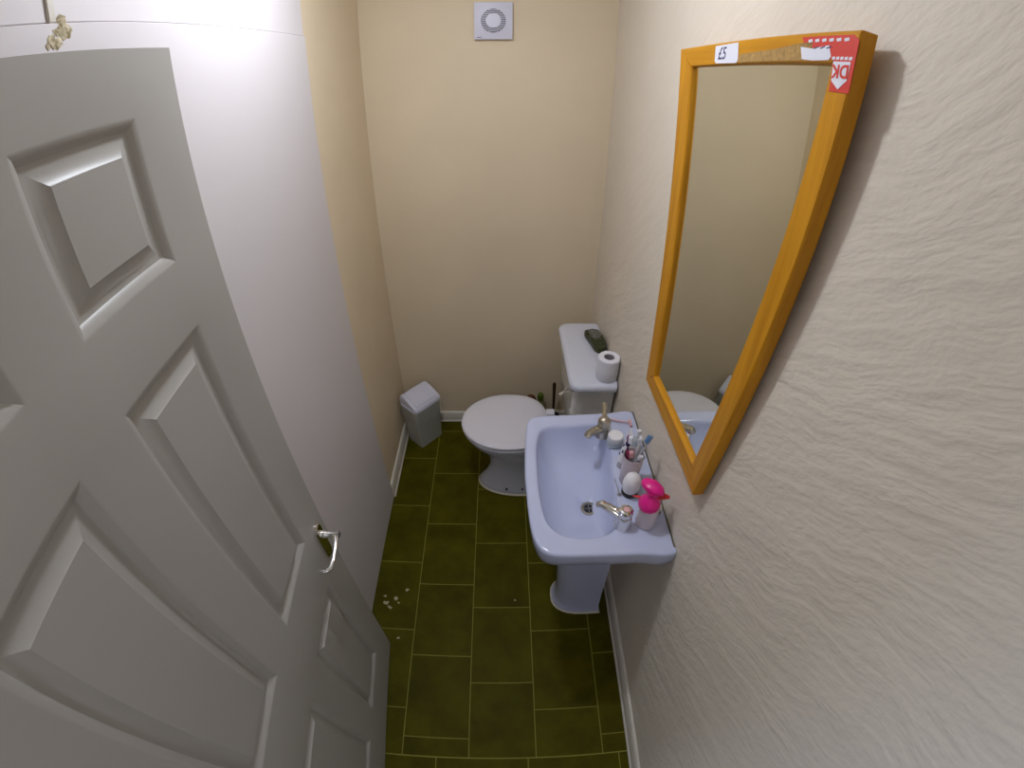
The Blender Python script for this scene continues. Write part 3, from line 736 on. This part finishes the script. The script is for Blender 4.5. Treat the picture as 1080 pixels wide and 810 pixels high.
# ------------------------------------------------------------------ dried paint drips on the floor (left, by the door)
random.seed(21)
for i, (x, y, r) in enumerate([(-.385, -.770, .014), (-.365, -.790, .010), (-.345, -.745, .012), (-.300, -.700, .008), (-.395, -.735, .007), (-.33, -.765, .006), (-.31, -.93, .006), (.180, -.742, .006)]):
    bm = bmesh.new()
    n = 14; lp = []
    for k in range(n):
        a = 2 * PI * k / n; rr = r * random.uniform(.35, 1.15); lp.append((x + rr * math.cos(a) * 1.2, y + rr * math.sin(a)))
    loft(bm, [[(p, q, .0002) for p, q in lp], [(x + (p - x) * .85, y + (q - y) * .85, .0012) for p, q in lp]])
    o = obj('paint_splash', bm, M_['splash'], None, 20)
    o['category'] = 'paint splash'; o['group'] = 'dried paint splashes on the tiles'
    o['label'] = 'pale dried paint splash alone on the middle tiles' if i == 7 else 'one of the pale dried paint splashes on the tiles near the open door'

# ------------------------------------------------------------------ lights
def light(name, kind, loc, power, col, size=.1, rot=None, **k):
    l = bpy.data.lights.new(name, kind); l.energy = power; l.color = col
    if kind == 'AREA': l.shape = 'RECTANGLE'; l.size = size; l.size_y = k.get('size_y', size)
    else: l.shadow_soft_size = size
    o = bpy.data.objects.new(name, l); C.objects.link(o); o.location = loc
    if rot: o.rotation_euler = rot
    return o
light('ceiling_bulb', 'POINT', LP - Vector((0, 0, .12)), 6.0, (.84, .90, 1.0), .04)
light('ceiling_lamp_downlight', 'AREA', LP - Vector((0, 0, .10)), 4.0, (.84, .90, 1.0), .11)
light('hall_fill', 'AREA', (.15, -2.55, 2.42), 2.6, (.90, .92, 1.0), .35)  # unseen fill light, added to lift the low, near part of the room
# daylight coming down the hall through the doorway, from behind the camera
light('hall_daylight', 'AREA', (-1.3, -2.05, .9), 8, (.55, .70, 1.0), .12, (0, math.radians(-90), math.radians(12)), size_y=.5)

w = bpy.data.worlds.new('World'); sc.world = w; w.use_nodes = True
w.node_tree.nodes['Background'].inputs[0].default_value = (.80, .86, 1.0, 1); w.node_tree.nodes['Background'].inputs[1].default_value = .50

# ------------------------------------------------------------------ camera: action-camera wide lens, measured from the photograph
cam = bpy.data.cameras.new('Camera'); co = bpy.data.objects.new('Camera', cam); C.objects.link(co); sc.camera = co
R_, U_, F_ = Vector((0.999824, -0.017163, 0.007589)), Vector((0.004556, 0.614288, 0.789069)), Vector((0.018204, 0.788895, -0.614258))
co.matrix_world = Matrix(((R_.x, U_.x, -F_.x, .13952), (R_.y, U_.y, -F_.y, -1.59962), (R_.z, U_.z, -F_.z, 1.86420), (0, 0, 0, 1)))
cam.type = 'PANO'; cam.sensor_width = 36; cam.clip_start = .01
cam.panorama_type = 'FISHEYE_LENS_POLYNOMIAL'
cam.fisheye_fov = math.radians(178)
cam.fisheye_polynomial_k0 = 0.0
cam.fisheye_polynomial_k1 = -6.37896003e-02
cam.fisheye_polynomial_k2 = -1.58847115e-05
cam.fisheye_polynomial_k3 = 1.96601757e-05
cam.fisheye_polynomial_k4 = -2.65274394e-07
for prop in ('latitude_min',): pass

vs = sc.view_settings; vs.view_transform = 'Standard'; vs.look = 'None'; vs.gamma = 1; vs.use_curve_mapping = False; vs.exposure = 0.28
sc.display_settings.display_device = 'sRGB'
